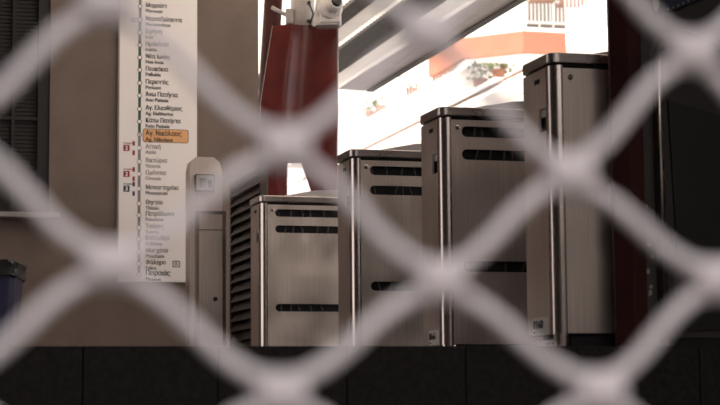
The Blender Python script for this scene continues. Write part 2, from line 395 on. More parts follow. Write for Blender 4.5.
# ================================================================== GATE CABINETS
def cabinet(px, py, label, slots, number=None, hump=True, foot_sticker=False, L=1.30, rz=U5):
    r = ray(px, py); d = (H - CAMZ) * r.y / r.z; X = d * r.x / r.y
    e = empty('gate_cabinet', (X, d, 0), rz); tag(e, label, 'ticket gate', 'stainless ticket gate cabinets in a row')
    print('cab', px, X, d)
    rot = Matrix.Rotation(-rz, 2); vl = (rot @ V).normalized(); W = 0.30
    A = Vector((0, 0)); B = Vector((L, 0)); C = B + vl * W; D = vl * W
    zt = H - 0.041; zb = 0.05
    # plinth
    q = 0.03; bm = bmesh.new()
    prism(bm, round_poly([A + Vector((q * 1.0, q)), B + Vector((-q, q)), C + Vector((-q * 1.0, -q)), D + Vector((q * 1.6, -q))], 0.02), 0, zb); finish('plinth', bm, 'gap', e)
    # foot of the corner post
    tl = (vl + Vector((1, 0))).normalized()
    c0 = A + tl * 0.052
    bm = bmesh.new(); lathe(bm, [(0.034, 0.0), (0.034, zb)], 20, Matrix.Translation((c0.x, c0.y, 0))); finish('foot', bm, 'steel_edge', e, smooth=False)
    # body (hollow towards the front panel)
    bm = bmesh.new(); prism(bm, [Vector((0.03, 0.05)), Vector((L - 0.03, 0.05)), C + Vector((-0.0, 0)), D + Vector((0.004, 0))], zb, zt - 0.008); finish('body', bm, 'dark', e)
    # corner posts: rounded steel profile wrapping the corner
    def corner(P, e1, e2, l1, l2, r=0.046):
        ang = e1.angle(e2); t = r / math.tan(ang / 2); c = P + (e1 + e2).normalized() * (r / math.sin(ang / 2))
        s = P + e1 * t - c; f = P + e2 * t - c; a0 = math.atan2(s.y, s.x); da = math.atan2(f.y, f.x) - a0
        while da > math.pi: da -= 2 * math.pi
        while da < -math.pi: da += 2 * math.pi
        out = [P + e1 * l1] + [c + Vector((math.cos(a0 + da * k / 10), math.sin(a0 + da * k / 10))) * r for k in range(11)] + [P + e2 * l2]
        inn = [P + e1 * l1 + e2 * 0.012] + [c + Vector((math.cos(a0 + da * k / 10), math.sin(a0 + da * k / 10))) * (r - 0.012) for k in range(11)] + [P + e2 * l2 + e1 * 0.012]
        bm = bmesh.new(); prism(bm, out + inn[::-1], zb, zt - 0.006)
        o = finish('corner_post', bm, 'steel_edge', e)
        for p in o.data.polygons: p.use_smooth = abs(p.normal.z) < 0.5
        md = o.modifiers.new('n', 'EDGE_SPLIT'); md.split_angle = math.radians(35)
    e1 = Vector((1, 0))
    corner(A, e1, vl, 0.038, 0.062); corner(B, vl, -e1, 0.05, 0.038, 0.03)
    # end panel, slightly recessed behind the corner profile
    en = Vector((vl.y, -vl.x)) * -1                    # outward normal of the end
    def endbox(name, s0, s1, z0, z1, o0, o1, m, bevel=0.0):
        P = [vl * s0 + en * o0, vl * s1 + en * o0, vl * s1 + en * o1, vl * s0 + en * o1]
        b = bmesh.new(); prism(b, P, z0, z1); return finish(name, b, m, e, bevel=bevel)
    nz0, nz1 = H - 0.29, H - 0.20
    endbox('end_panel', 0.065, W, zb, nz0, -0.012, -0.002, 'steel'); endbox('end_panel', 0.065, W, nz1, zt - 0.006, -0.012, -0.002, 'steel')
    endbox('end_panel', 0.142, W, nz0, nz1, -0.012, -0.002, 'steel')
    endbox('handle_recess', 0.065, 0.142, nz0, nz1, -0.05, -0.04, 'gap')
    endbox('recess_lip', 0.068, 0.139, nz1 - 0.030, nz1 - 0.002, -0.038, -0.012, 'sticker')
    endbox('vent_slit', 0.125, 0.180, H - 0.098, H - 0.080, -0.003, -0.0005, 'gap')
    # front panel with slots
    xa, xb = 0.046, L - 0.046
    holes = [stadium(xa + 0.050, xb - 0.05, z0, z1) for z0, z1 in slots]
    fp = plate('front_panel', [(xa, zb + 0.003), (xb, zb + 0.003), (xb, zt - 0.016), (xa, zt - 0.016)], holes, 0.006, 'steel', e, (0, 0.002, 0))
    for z0, z1 in slots:                              # things seen through the slots
        for k in range(5):
            x = xa + 0.10 + k * 0.07 + random.uniform(-0.02, 0.02); b = bmesh.new()
            tube(b, [(x, 0.03, z0 - 0.02), (x + random.uniform(-0.03, 0.03), 0.032, z1 + 0.02)], 0.005, 8); finish('cable', b, 'inner' if 'inner' in M else 'black', e, smooth=True)
    lk = bmesh.new(); lathe(lk, [(0.011, 0), (0.011, 0.006), (0.007, 0.009), (0.002, 0.009)], 16, Matrix.Translation((xa + 0.030, 0.002, zt - 0.052)) @ Matrix.Rotation(math.pi / 2, 4, 'X')); lk = finish('lock', lk, 'steel_edge', e, smooth=False)
    b = bmesh.new(); box(b, xa + 0.0285, xa + 0.0315, -0.0085, -0.006, zt - 0.058, zt - 0.046); finish('keyhole', b, 'gap', lk)
    # lid
    g = 0.007; vg = vl * g / vl.y
    P = [A + Vector((-g * 1.3, -g)) , B + Vector((g, -g)), C + Vector((g, g)), D + Vector((-g * 1.5, g))]
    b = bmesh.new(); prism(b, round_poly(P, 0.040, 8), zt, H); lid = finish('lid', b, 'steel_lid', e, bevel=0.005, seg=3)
    b = bmesh.new(); prism(b, round_poly([A + Vector((0.012, 0.012)), B + Vector((-.012, 0.012)), C - Vector((0.012, 0.012)), D + Vector((0.02, -0.012))], 0.03), zt - 0.008, zt); finish('gasket', b, 'gap', e)
    if hump:
        b = bmesh.new(); y0, y1 = 0.05, 0.17
        loft(b, [[(0.14, y0, H), (0.14, y1, H), (0.145, y1, H + 0.003), (0.145, y0, H + 0.003)],
                 [(0.36, y0, H), (0.36, y1, H), (0.36, y1, H + 0.050), (0.36, y0, H + 0.044)],
                 [(0.48, y0, H), (0.48, y1, H), (0.48, y1, H + 0.058), (0.48, y0, H + 0.052)],
                 [(1.00, y0, H), (1.00, y1, H), (1.00, y1, H + 0.058), (1.00, y0, H + 0.052)]])
        finish('reader_hump', b, 'greyw', e, bevel=0.006)
    if number:
        th = math.atan2(vl.y, vl.x)
        ms = Matrix.Rotation(th, 4, 'Z') @ Matrix.Diagonal((-1, 1, 1, 1)) if False else None
        s0, s1, z0, z1 = number[1]
        st = endbox('number_sticker', s0, s1, z0, z1, -0.002, 0.0, 'sticker')
        # lettering runs from the far side of the end towards the corner
        m4 = Matrix.Identity(4); ex = -vl; 
        m4[0][0], m4[1][0] = ex.x, ex.y
        m4[0][1], m4[1][1] = -en.x, -en.y
        base = vl * (s1 - 0.008) + en * 0.0012
        hgt = (z1 - z0)
        text('number_print', number[0], hgt * 0.66, 'ink', e, (base.x, base.y, z0 + hgt * 0.36), 0.0, m4, sx=1.12 * (s1 - s0) / 0.15, thick=0.002)
        b2 = vl * (s1 - 0.008)
        endbox('print_mark', s1 - 0.03, s1 - 0.008, z0 + hgt * 0.12, z0 + hgt * 0.20, -0.001, 0.0008, 'ink')
    if foot_sticker:
        s = endbox('torn_sticker', 0.05, 0.27, 0.004, 0.032, -0.028, -0.026, 'sticker')
        for k in range(4): endbox('print_mark', 0.07 + k * 0.03, 0.085 + k * 0.03, 0.015, 0.022, -0.027, -0.0255, 'ink')
    return e
M['inner'] = mat('grey_cable', (0.07, 0.06, 0.058), 0.4)
SL = [(z - 0.024, z + 0.024) for z in (1.002, 0.899, 0.398)]
cabinet(260.5, 195.3, 'farthest stainless gate cabinet, beside the brown louvred panel', SL)
cabinet(352, 148.8, 'second farthest stainless gate cabinet, right of the red pylon', SL)
cabinet(441, 106.3, 'stainless gate cabinet with slotted front and sticker 0161', SL, ('0161', (0.075, 0.215, 0.053, 0.120)))
cabinet(551, 52, 'tallest looking nearest gate cabinet with sticker 0160 behind dark red post', [], ('0160', (0.085, 0.245, 0.052, 0.118)), True, True)

# ================================================================== LEFT SIDE THINGS
# ---- line map sign on the wall
sgn = empty('line_map_sign', wall_e, U5); tag(sgn, 'tall white metro line map sign with station names on the taupe wall', 'sign')
def px2(px, py):
    return wl(px, py)
xl, xr = px2(118.2, 250)[0], px2(187, 283)[0] 
xr = px2(196.5, 100)[0]; xl = px2(118.6, 150)[0]; zb_ = px2(150, 282)[1]; zt_ = px2(150, -55)[1]
plate('panel', rrect(xl, xr, zb_, zt_, 0.006), [], 0.018, 'signw', sgn, (0, -0.022, 0))
bm = bmesh.new(); box(bm, xl - 0.012, xl - 0.0005, -0.026, 0.0, zb_, zt_); finish('edge_strip', bm, 'lgrey', sgn)
lx = px2(139, 120)[0]
YF = -0.0226
def bar(name, z0, z1, m, hw=0.0105, x=None, y=YF):
    b = bmesh.new(); cx = lx if x is None else x; box(b, cx - hw, cx + hw, y - 0.0006, y + 0.0008, z0, z1); return finish(name, b, m, sgn)
zN = px2(139, 135)[1]; zK = px2(139, 28)[1]
bar('line_segment', zN, px2(139, 45)[1], 'green'); bar('line_segment', px2(139, 275)[1], zN, 'lgrey'); bar('line_segment', px2(139, 45)[1], zt_ - 0.05, 'inkmid')
ST = [(7, 'Μαρούσι', 'Maroussi', 'ink'), (20.5, 'Νερατζιώτισσα', 'Neratziotissa', 'ink'), (33, 'Ειρήνη', 'Irini', 'inkmid'), (45.5, 'Ηράκλειο', 'Iraklio', 'inkmid'),
      (58, 'Νέα Ιωνία', 'Nea Ionia', 'ink'), (70.5, 'Πευκάκια', 'Pefkakia', 'ink'), (83.5, 'Περισσός', 'Perissos', 'ink'), (96, 'Άνω Πατήσια', 'Ano Patissia', 'ink'),
      (109.5, 'Αγ. Ελευθέριος', 'Ag. Eleftherios', 'ink'), (122, 'Κάτω Πατήσια', 'Kato Patissia', 'ink'), (135, 'Αγ. Νικόλαος', 'Ag. Nikolaos', 'ink'),
      (148.3, 'Αττική', 'Attiki', 'inkgrey'), (162, 'Βικτώρια', 'Victoria', 'inkgrey'), (174.3, 'Ομόνοια', 'Omonia', 'inkgrey'), (189, 'Μοναστηράκι', 'Monastiraki', 'inkmid'),
      (204, 'Θησείο', 'Thissio', 'inkmid'), (215.5, 'Πετράλωνα', 'Petralona', 'inkmid'), (228, 'Ταύρος', 'Tavros', 'inkmid'), (239.5, 'Καλλιθέα', 'Kallithea', 'inkmid'),
      (252, 'Μοσχάτο', 'Moschato', 'inkmid'), (264, 'Φάληρο', 'Faliro', 'inkmid'), (275, 'Πειραιάς', 'Piraeus', 'ink')]
def disc(name, x, z, r, m, y, n=16):
    return plate(name, [(x + r * math.cos(k * 2 * math.pi / n), z + r * math.sin(k * 2 * math.pi / n)) for k in range(n)], [], 0.0012, m, sgn, (0, y, 0))
PX = 13.44 / F
for i, (y, gr, en_, ink) in enumerate(ST):
    z = px2(139, y)[1]
    d0 = disc('station_dot', lx, z, 2.35 * PX, 'ink' if i < 11 else 'inkgrey', YF - 0.0018)
    disc('station_dot', lx, z, 1.75 * PX, 'signw', YF - 0.0028)
    if i == 10: disc('station_dot', lx, z, 0.8 * PX, 'ink', YF - 0.0038)
    big = 1.12 if i == 21 else 1.0
    tx = px2(145.0, y)[0]; yt = YF
    if i == 10:
        q0 = px2(142.8, 129.4); q1 = px2(187.5, 143.3)
        plate('station_highlight', rrect(q0[0] - 0.004, q1[0] + 0.004, q1[1] - 0.004, q0[1] + 0.004, 0.018), [], 0.001, 'ink', sgn, (0, YF - 0.0002, 0))
        plate('station_highlight', rrect(q0[0], q1[0], q1[1], q0[1], 0.015), [], 0.001, 'orange', sgn, (0, YF - 0.0008, 0)); yt = YF - 0.001
        big = 1.12
    text('station_name', gr, 0.047 * big, ink, sgn, (tx, yt, z - 0.003), 0.0, sx=0.82, thick=0.0014)
    text('station_name', en_, 0.038 * big, ink, sgn, (tx, yt, z - 0.043 * big), 0.0, sx=0.93, thick=0.0013)
for y, n, m in ((148.3, '2', 'redink'), (174.3, '2', 'redink'), (189, '3', 'blueink')):
    x, z = px2(126, y); h = 3.1 * PX
    plate('line_badge', rrect(x - h, x + h, z - h, z + h, 0.004), [], 0.001, m, sgn, (0, YF - 0.0004, 0))
    text('line_number', n, 0.046, 'signw', sgn, (x, YF - 0.0012, z - 0.016), 0.0, None, 'CENTER', thick=0.0016)
    text('line_word', 'ΓΡΑΜΜΗ', 0.016, m, sgn, (x - h, YF, z + h + 0.006), 0.0004)
    x2 = px2(133.2, y)[0]
    bar('interchange_bar', z + 0.018, z + 0.052, m, 0.0085, x2); bar('interchange_bar', z - 0.052, z - 0.018, m, 0.0085, x2)
    b = bmesh.new(); box(b, x2, lx, YF - 0.0024, YF - 0.001, z - 0.008, z + 0.008); finish('interchange_link', b, 'signw', sgn)
    disc('interchange_dot', x2, z, 1.9 * PX, 'signw', YF - 0.003)
x2, z = px2(133, 20.5); b = bmesh.new(); box(b, x2, lx, YF - 0.001, YF, z - 0.012, z + 0.012); finish('interchange_link', b, 'inkmid', sgn)
b = bmesh.new(); box(b, x2, lx, YF - 0.0018, YF - 0.001, z - 0.007, z + 0.007); finish('interchange_link', b, 'signw', sgn)
disc('interchange_dot', x2, z, 2.2 * PX, 'inkmid', YF - 0.0018); disc('interchange_dot', x2, z, 1.4 * PX, 'signw', YF - 0.003)
q0 = px2(172, 261); q1 = px2(179.5, 267.5)
plate('corner_mark', rrect(q0[0], q1[0], q1[1], q0[1], 0.003), [rrect(q0[0] + .006, q1[0] - .006, q1[1] + .006, q0[1] - .006, 0.002)], 0.001, 'inkmid', sgn, (0, YF - 0.0003, 0))
for k in range(3):
    zz = q1[1] + 0.015 + k * 0.013; b = bmesh.new(); box(b, q0[0] + 0.014, q1[0] - 0.014, YF - 0.0006, YF + 0.0005, zz, zz + 0.006); finish('corner_mark', b, 'inkmid', sgn)

# ---- card reader post
RD = 12.48
rx0 = at(189.5, 330, RD).x; rx1 = at(223, 330, RD).x; rh = at(200, 156.5, RD).z; Wd = rx1 - rx0
rp_ = empty('card_reader_post', (rx0, RD, 0), U5); tag(rp_, 'slim stainless card reader post with small display beside the line map', 'card reader')
b = bmesh.new()
prof = [(0, 0), (Wd, 0), (Wd, rh - 0.10), (Wd - 0.02, rh - 0.035), (Wd - 0.06, rh), (0.045, rh), (0.012, rh - 0.03), (0, rh - 0.09)]
plate('body', prof, [], 0.16, 'steel_post', rp_, (0, 0.0, 0)).modifiers.new('b', 'BEVEL').width = 0.008
zf = at(200, 211, RD).z; zs = at(200, 230, RD).z
fx0 = 0.035; fx1 = Wd + 0.015
plate('door_frame', [(fx0, 0), (fx1, 0), (fx1, zf), (fx0, zf)], [[(fx0 + 0.022, 0.03), (fx1 - 0.022, 0.03), (fx1 - 0.022, zf - 0.02), (fx0 + 0.022, zf - 0.02)]], 0.05, 'steel_edge', rp_, (0, -0.05, 0))
b = bmesh.new(); box(b, fx0 + 0.024, fx1 - 0.024, -0.04, -0.002, zs + 0.004, zf - 0.022); finish('upper_plate', b, 'steel_post', rp_)
b = bmesh.new(); box(b, fx0 + 0.024, fx1 - 0.024, -0.043, -0.002, 0.032, zs - 0.004); dr = finish('door', b, 'steel_post', rp_)
k0 = at(214.5, 299, RD); b = bmesh.new(); lathe(b, [(0.016, 0), (0.016, 0.006), (0.010, 0.008)], 16, Matrix.Translation((k0.x - rx0, -0.043, k0.z)) @ Matrix.Rotation(math.pi / 2, 4, 'X')); finish('keyhole', b, 'black', dr)
s0 = at(194.5, 192, RD); s1 = at(214.5, 174, RD)
plate('reader', rrect(s0.x - rx0, s1.x - rx0, s0.z, s1.z, 0.008), [], 0.02, 'black', rp_, (0, -0.0205, 0))
rd = plate('display_frame', rrect(s0.x - rx0 + .01, s1.x - rx0 - .006, s0.z + .012, s1.z - .008, 0.006), [rrect(s0.x - rx0 + .03, s1.x - rx0 - .06, s0.z + .03, s1.z - .03, 0.003)], 0.008, 'greyw', rp_, (0, -0.029, 0))
b = bmesh.new(); box(b, s0.x - rx0 + .03, s1.x - rx0 - .06, -0.024, -0.0206, s0.z + .03, s1.z - .03); finish('display', b, 'screen', rp_)
b = bmesh.new(); box(b, s1.x - rx0 - .05, s1.x - rx0 - .02, -0.034, -0.0292, s0.z + .03, s1.z - .045); finish('card_slot', b, 'black', rp_)
b = bmesh.new(); box(b, -0.03, Wd + 0.03, -0.06, 0.19, 0.0005, 0.006); finish('base_plate', b, 'steel', rp_)

# ---- louvred panel running along the platform direction
ln = at(268, 200, 11.92); t_len = 1.03
lv = empty('louvre_panel', (ln.x, ln.y, 0), math.atan2(V.y, V.x)); tag(lv, 'dark brown louvred metal panel between card reader post and farthest cabinet', 'louvre')
lh = at(268, 166, 11.92).z
b = bmesh.new(); box(b, 0, 0.045, 0, 0.05, 0, lh); finish('post', b, 'louvre', lv, bevel=0.003)
b = bmesh.new(); box(b, t_len - 0.045, t_len, 0, 0.05, 0, lh); finish('post', b, 'louvre', lv, bevel=0.003)
b = bmesh.new(); box(b, 0.045, t_len - 0.045, 0, 0.05, lh - 0.05, lh); finish('top_rail', b, 'louvre', lv, bevel=0.003)
b = bmesh.new(); box(b, 0.045, t_len - 0.045, 0.0, 0.008, 0.0, lh - 0.05); finish('backing', b, 'gap', lv)
slat = bmesh.new(); box(slat, 0.045, t_len - 0.045, -0.003, 0.003, -0.038, 0.038); slo = None
n = 19
for k in range(n):
    if slo is None:
        slo = finish('slat', slat, 'louvre', lv); o = slo
    else:
        o = slo.copy(); COL.objects.link(o)
    o.parent = lv; o.location = (0, 0.034, 0.06 + k * (lh - 0.14) / (n - 1)); o.rotation_euler = (math.radians(32), 0, 0)

# ---- litter bin
BD = 11.5
bx1 = at(13, 300, BD).x; bz = at(10, 262, BD).z
bn = empty('litter_bin', (bx1 - 0.22, BD + 0.2, 0), 0.05); tag(bn, 'blue violet plastic litter bin with black bag, below the window', 'bin')
b = bmesh.new()
def sq(h, z, r=0.05): return [(x, y, z) for x, y in round_poly([(-h, -h), (h, -h), (h, h), (-h, h)], r, 4)]
loft(b, [sq(0.185, 0.0), sq(0.22, bz - 0.06)]); finish('body', b, 'bin', bn, smooth=False)
b = bmesh.new(); loft(b, [sq(0.226, bz - 0.10), sq(0.236, bz - 0.085), sq(0.240, bz - 0.005), sq(0.228, bz + 0.012), sq(0.205, bz), sq(0.20, bz - 0.05)])
bmesh.ops.subdivide_edges(b, edges=b.edges[:], cuts=1)
for v in b.verts: v.co += Vector((random.uniform(-1, 1), random.uniform(-1, 1), random.uniform(-1, 1))) * 0.006
finish('bag_rim', b, 'bag', bn)
b = bmesh.new(); box(b, -0.05, 0.05, -0.218, -0.2145, bz * 0.52, bz * 0.52 + 0.06); finish('emblem', b, 'navy', bn)

# ================================================================== RED PYLON with pole and camera
PD = 14.6
py_ = empty('red_pylon', (at(300, 330, PD).x, PD, 0), 0.0); tag(py_, 'oxblood painted steel pylon with flared cladding and white pole on top', 'pylon')
ox = py_.location.x
def cowl_ring(xl_, xr_, z, dep=0.30):
    w_ = xr_ - xl_; P = []
    prof = [(0.0, 0.16), (0.0, 0.07), (0.005, 0.062), (0.25, 0.006), (0.30, 0.0), (0.36, 0.018), (0.45, 0.045), (0.55, 0.055), (0.66, 0.040), (0.80, 0.012), (0.92, 0.0), (0.985, 0.0), (1.0, 0.008), (1.0, 0.16), (1.0, 0.3), (0.0, 0.3)]
    return [(xl_ + a * w_ - ox, dy, z) for a, dy in prof]
def pxp(px, py): 
    p = at(px, py, PD); return p.x, p.z
rings = []
for yl, a, c in ((158, 258, 337.5), (140, 258.5, 337.6), (100, 260, 338), (60, 266, 338), (24, 272, 338.2)):
    zz = pxp(300, yl)[1]; rings.append(cowl_ring(pxp(a, yl)[0], pxp(c, yl)[0], zz))
b = bmesh.new(); loft(b, rings); o = finish('cladding', b, 'red', py_)
for p in o.data.polygons: p.use_smooth = abs(p.normal.z) < 0.6
md = o.modifiers.new('n', 'EDGE_SPLIT'); md.split_angle = math.radians(38)
def leg(seq):
    rr = []
    for yl, a, c in seq:
        x0, z0 = pxp(a, yl); x1, _ = pxp(c, yl)
        rr.append([(x0 - ox, 0.02, z0), ((x0 + x1) / 2 - ox, 0.0, z0), (x1 - ox, 0.02, z0), (x1 - ox, 0.28, z0), (x0 - ox, 0.28, z0)])
    b = bmesh.new(); loft(b, rr[::-1]); return finish('leg', b, 'red', py_)
zlow = 375.0
leg([(158, 264, 287), (200, 269, 287), (zlow, 271, 286)])
leg([(158, 300, 337.5), (200, 314, 337), (zlow, 322, 337)])
zc = pxp(300, 24)[1]
b = bmesh.new(); cx = pxp(302, 10)[0] - ox
lathe(b, [(0.10, zc - 0.05), (0.10, zc + 0.70)], 20, Matrix.Translation((cx, 0.15, 0))); pole = finish('pole', b, 'white', py_, smooth=True)
for px, yy in ((309, 2), (309, 20)):
    q = pxp(px, yy); b = bmesh.new(); lathe(b, [(0.012, 0), (0.016, 0.01), (0.016, 0.04), (0.008, 0.05)], 12, Matrix.Translation((q[0] - ox, 0.06, q[1])) @ Matrix.Rotation(math.pi / 2, 4, 'X')); finish('bolt', b, 'black', pole)
b = bmesh.new(); q0 = pxp(309, 3); q1 = pxp(311, 14); q2 = pxp(309, 21)
tube(b, [(q0[0] - ox, 0.02, q0[1]), (q1[0] - ox + 0.02, 0.0, q1[1]), (q2[0] - ox, 0.02, q2[1] - 0.05)], 0.008, 8); finish('cable', b, 'black', py_, smooth=True)
# leaning red tube left of the cladding
lt = bmesh.new(); foot = at(254, 376, 15.6); foot.z = 0.0
tube(lt, [foot, at(269.0, 70, 15.4), at(275.0, -26, 15.4)], 0.08, 16)
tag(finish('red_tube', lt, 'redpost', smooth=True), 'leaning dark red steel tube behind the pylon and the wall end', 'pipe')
# rod with end fitting left of the pole
b = bmesh.new(); q0 = pxp(277, 7); q1 = pxp(290, 15)
tube(b, [(q0[0] - ox - 0.05, 0.15, q0[1] + 0.03), (q1[0] - ox + 0.01, 0.12, q1[1])], 0.017, 10); br = finish('bracket_rod', b, 'greyw', py_, smooth=True)
b = bmesh.new(); box(b, q1[0] - ox - 0.04, q1[0] - ox + 0.03, 0.06, 0.16, q1[1] - 0.06, q1[1] + 0.07); finish('clamp', b, 'greyw', br, bevel=0.01)
# security camera
CD = 14.32
cc = at(328, 9, CD)
sc = empty('security_camera', (at(318, 20, CD).x, CD, at(318, 24, CD).z), 0); tag(sc, 'white security camera with dark lens on top of the red pylon', 'camera')
so = sc.location
b = bmesh.new(); c0 = at(316, 24, CD) - so; c1 = at(341, 8, CD) - so
box(b, c0.x + 0.03, c1.x, 0.02, 0.20, 0.012, c1.z + 0.02); finish('housing', b, 'white', sc, bevel=0.02, seg=3)
ax = Vector((0.42, -0.86, 0.18)).normalized(); rm = ax.to_track_quat('Z', 'Y').to_matrix().to_4x4()
p = at(330, 6, CD) - so
b = bmesh.new(); lathe(b, [(0.085, -0.06), (0.10, 0.0), (0.105, 0.02), (0.075, 0.05), (0.07, 0.10), (0.055, 0.125), (0.045, 0.125)], 24, Matrix.Translation(p + Vector((0, 0.05, 0))) @ rm); brl = finish('barrel', b, 'white', sc, smooth=False)
b = bmesh.new(); lathe(b, [(0.046, 0.118), (0.044, 0.135), (0.03, 0.142), (0.005, 0.145)], 20, Matrix.Translation(p + Vector((0, 0.05, 0))) @ rm); finish('lens', b, 'black', brl, smooth=True)
b = bmesh.new(); q = [at(312.5, 24, CD) - so, at(322, 24, CD) - so, at(322.5, -6, CD) - so, at(316, -6, CD) - so]
o = plate('bracket', [(v.x, v.z) for v in q], [], 0.03, 'white', sc, (0, 0.08, 0))
b = bmesh.new(); box(b, c0.x, c1.x - 0.02, 0.03, 0.19, 0.0, 0.012); finish('base', b, 'greyw', sc)
for px, yy in ((329.5, 15), (334.5, 15)):
    q = at(px, yy, CD) - so; b = bmesh.new(); lathe(b, [(0.006, 0), (0.006, 0.004)], 8, Matrix.Translation((q.x, 0.02, q.z)) @ Matrix.Rotation(math.pi / 2, 4, 'X')); finish('screw', b, 'black', sc)

# ================================================================== RIGHT SIDE THINGS
TB = SB + 0.012
ta = gl(660, 340, TB)[0]
tm = empty('ticket_machine', gw(ta, TB), U5); tag(tm, 'dark arched cabinet with bright steel edge tube on the right', 'cabinet')
def tp(px, py):
    a, z = gl(px, py, TB); return (a - ta, z)
top = [(659, 110), (658.5, 62), (661, 46), (667, 34), (676, 28), (688, 30), (704, 37), (722, 46), (770, 74), (790, 110)]
bx0 = tp(672, 340)[0] - 0.03; bx1_ = tp(790, 340)[0]
outl = [(bx0 + 0.004, 0.03), (bx1_, 0.03)] + [tp(*q) for q in top[::-1]]
plate('body', outl, [], 0.05, 'wallr', tm, (0, 0.02, 0))
inl = [(bx0 + 0.075, 0.06), (bx1_ - 0.04, 0.06), (tp(770, 130)[0], tp(770, 130)[1]), (bx0 + 0.045, tp(680, 100)[1])]
plate('door', inl, [], 0.012, 'frame', tm, (0, 0.006, 0))
b = bmesh.new(); tube(b, [(bx0 + 0.010, 0.01, 0.0)] + [(tp(*q)[0] + 0.006, 0.01, tp(*q)[1] - 0.004) for q in top[:3]], 0.0125, 14); finish('edge_tube', b, 'steel_edge', tm, smooth=True)
b = bmesh.new(); tube(b, [(tp(*q)[0] + 0.004, 0.01, tp(*q)[1] - 0.003) for q in top[2:]], 0.006, 10); finish('edge_trim', b, 'jamb', tm, smooth=True)
b = bmesh.new(); lathe(b, [(0.03, 0.0), (0.03, 0.006), (0.016, 0.010), (0.013, 0.02)], 18, Matrix.Translation((bx0 + 0.010, 0.01, 0))); finish('foot', b, 'steel_edge', tm)
b = bmesh.new(); box(b, bx0 + 0.01, bx1_ - 0.02, 0.03, 0.065, 0.0, 0.03); finish('plinth', b, 'gap', tm)
# navy sign board
NB = RB - 0.075
sg = [gl(q[0], q[1], NB) for q in ((652, -40), (652, 10), (658, 16), (690, 3), (716, -8), (716, -40))]
na = sg[0][0]
nb = empty('navy_sign', gw(na, NB), U5); tag(nb, 'dark navy sign board with cream emblem on the right wall', 'sign')
plate('board', [(v[0] - na, v[1]) for v in sg], [], 0.034, 'navy', nb, (0, 0, 0))
c = gl(656, 4, NB); plate('emblem', [(c[0] - na + 0.014 * math.cos(a * .5236) * (1 if a < 7 else 0.8), c[1] + 0.028 * math.sin(a * .5236)) for a in range(12)], [], 0.002, 'cream', nb, (0, -0.0025, 0))
for k in range(5):
    c = gl(668 + k * 5, 9.5 - k * 2.1, NB); plate('emblem_dot', [(c[0] - na + 0.0035 * math.cos(a), c[1] + 0.0035 * math.sin(a)) for a in range(6)], [], 0.002, 'cream', nb, (0, -0.0025, 0))

# ================================================================== BUILDING ACROSS THE STREET
FP = Vector((at(525, 60, 73.6).x, 73.6)); FA = math.atan2(-V.y, -V.x)      # local x runs towards the viewer, outward is -y
bd = empty('apartment_building', (FP.x, FP.y, 0), FA); tag(bd, 'overexposed white apartment block with salmon balconies across the street', 'building')
EX = Vector((math.cos(FA), math.sin(FA))); EY = Vector((-EX.y, EX.x))
def loc2(p):
    q = Vector((p.x, p.y)) - FP; return Vector((q.dot(EX), q.dot(EY), p.z))
def fp_(px, py, out=0.0):
    p = on_plane(px, py, FP - EY * out, EX); return loc2(p)
b = bmesh.new(); box(b, -110, 26, 0, 0.4, 0, 32); finish('wall', b, 'facade', bd)
# terrace with plants
q0, q1 = fp_(335, 141, 1.2), fp_(470, 62, 1.2)
zt1 = fp_(430, 84, 1.2).z
b = bmesh.new(); box(b, q0.x - 12, q1.x + 1.5, -1.2, 0.0, zt1 - 0.2, zt1); sl = finish('balcony_slab', b, 'facade', bd)
b = bmesh.new(); x = q0.x - 12
while x < q1.x + 1.5:
    box(b, x, x + 0.03, -1.17, -1.14, zt1, zt1 + 0.75); x += 0.45
box(b, q0.x - 12, q1.x + 1.5, -1.18, -1.13, zt1 + 0.75, zt1 + 0.80); o = finish('railing', b, 'rail', bd)
zt0 = fp_(400, 134, 1.2).z
b = bmesh.new(); box(b, q0.x - 14, q1.x + 8, -1.2, 0.0, zt0 - 0.2, zt0); finish('balcony_slab', b, 'facade', bd)
b = bmesh.new(); box(b, q0.x - 14, q1.x + 8, -1.19, -1.13, zt0 + 0.10, zt0 + 0.2); finish('handrail', b, 'awn', bd)
zt2 = fp_(498, 77, 1.2).z
b = bmesh.new(); box(b, fp_(466, 70).x, fp_(524, 70).x, -1.3, 0.0, zt2 - 0.2, zt2); finish('balcony_slab', b, 'facade', bd)
# openings
def opening(px0, py0, px1, py1, m='glass'):
    a = fp_(px0, py1); c = fp_(px1, py0)
    b = bmesh.new(); box(b, a.x, c.x, -0.06, 0.0, a.z, c.z); wf = finish('window', b, 'facade', bd)
    b = bmesh.new(); box(b, a.x + 0.08, c.x - 0.08, -0.075, -0.061, a.z + 0.08, c.z - 0.08); finish('pane', b, m, wf)
opening(501, 58, 510, 74, 'awn')
# salmon bay parapet
c1 = at(523, 31, 60.80); zlo = at(523, 52.5, 60.80).z; zhi = c1.z
def hit(px, p, d_):                                  # where the view column px meets the line p + k d
    r = ray(px, 40); k = (r.x * p.y - r.y * p.x) / (r.y * d_.x - r.x * d_.y); return Vector((p.x + d_.x * k, p.y + d_.y * k, 0))
c2 = hit(567, c1, UX); c0_ = at(460, 37, 62.00); cm = hit(428, c0_, V)
def parapet(pts, z0, z1, th, m, name='balcony_parapet'):
    b = bmesh.new()
    for p, q in zip(pts[:-1], pts[1:]):
        d_ = Vector((q.x - p.x, q.y - p.y)).normalized(); nn = Vector((-d_.y, d_.x)) * th
        P = [Vector((p.x, p.y)), Vector((q.x, q.y)), Vector((q.x, q.y)) + nn, Vector((p.x, p.y)) + nn]
        prism(b, [loc2(Vector((v.x, v.y, 0))).to_2d() for v in P], z0, z1)
    return finish(name, b, m, bd)
parapet([cm, c0_, c1, c2], zlo, zhi, 0.2, 'pink')
P = [cm, c0_, c1, c2, c2 + Vector((2.5, 1.2, 0)), cm + Vector((4, 1.8, 0))]
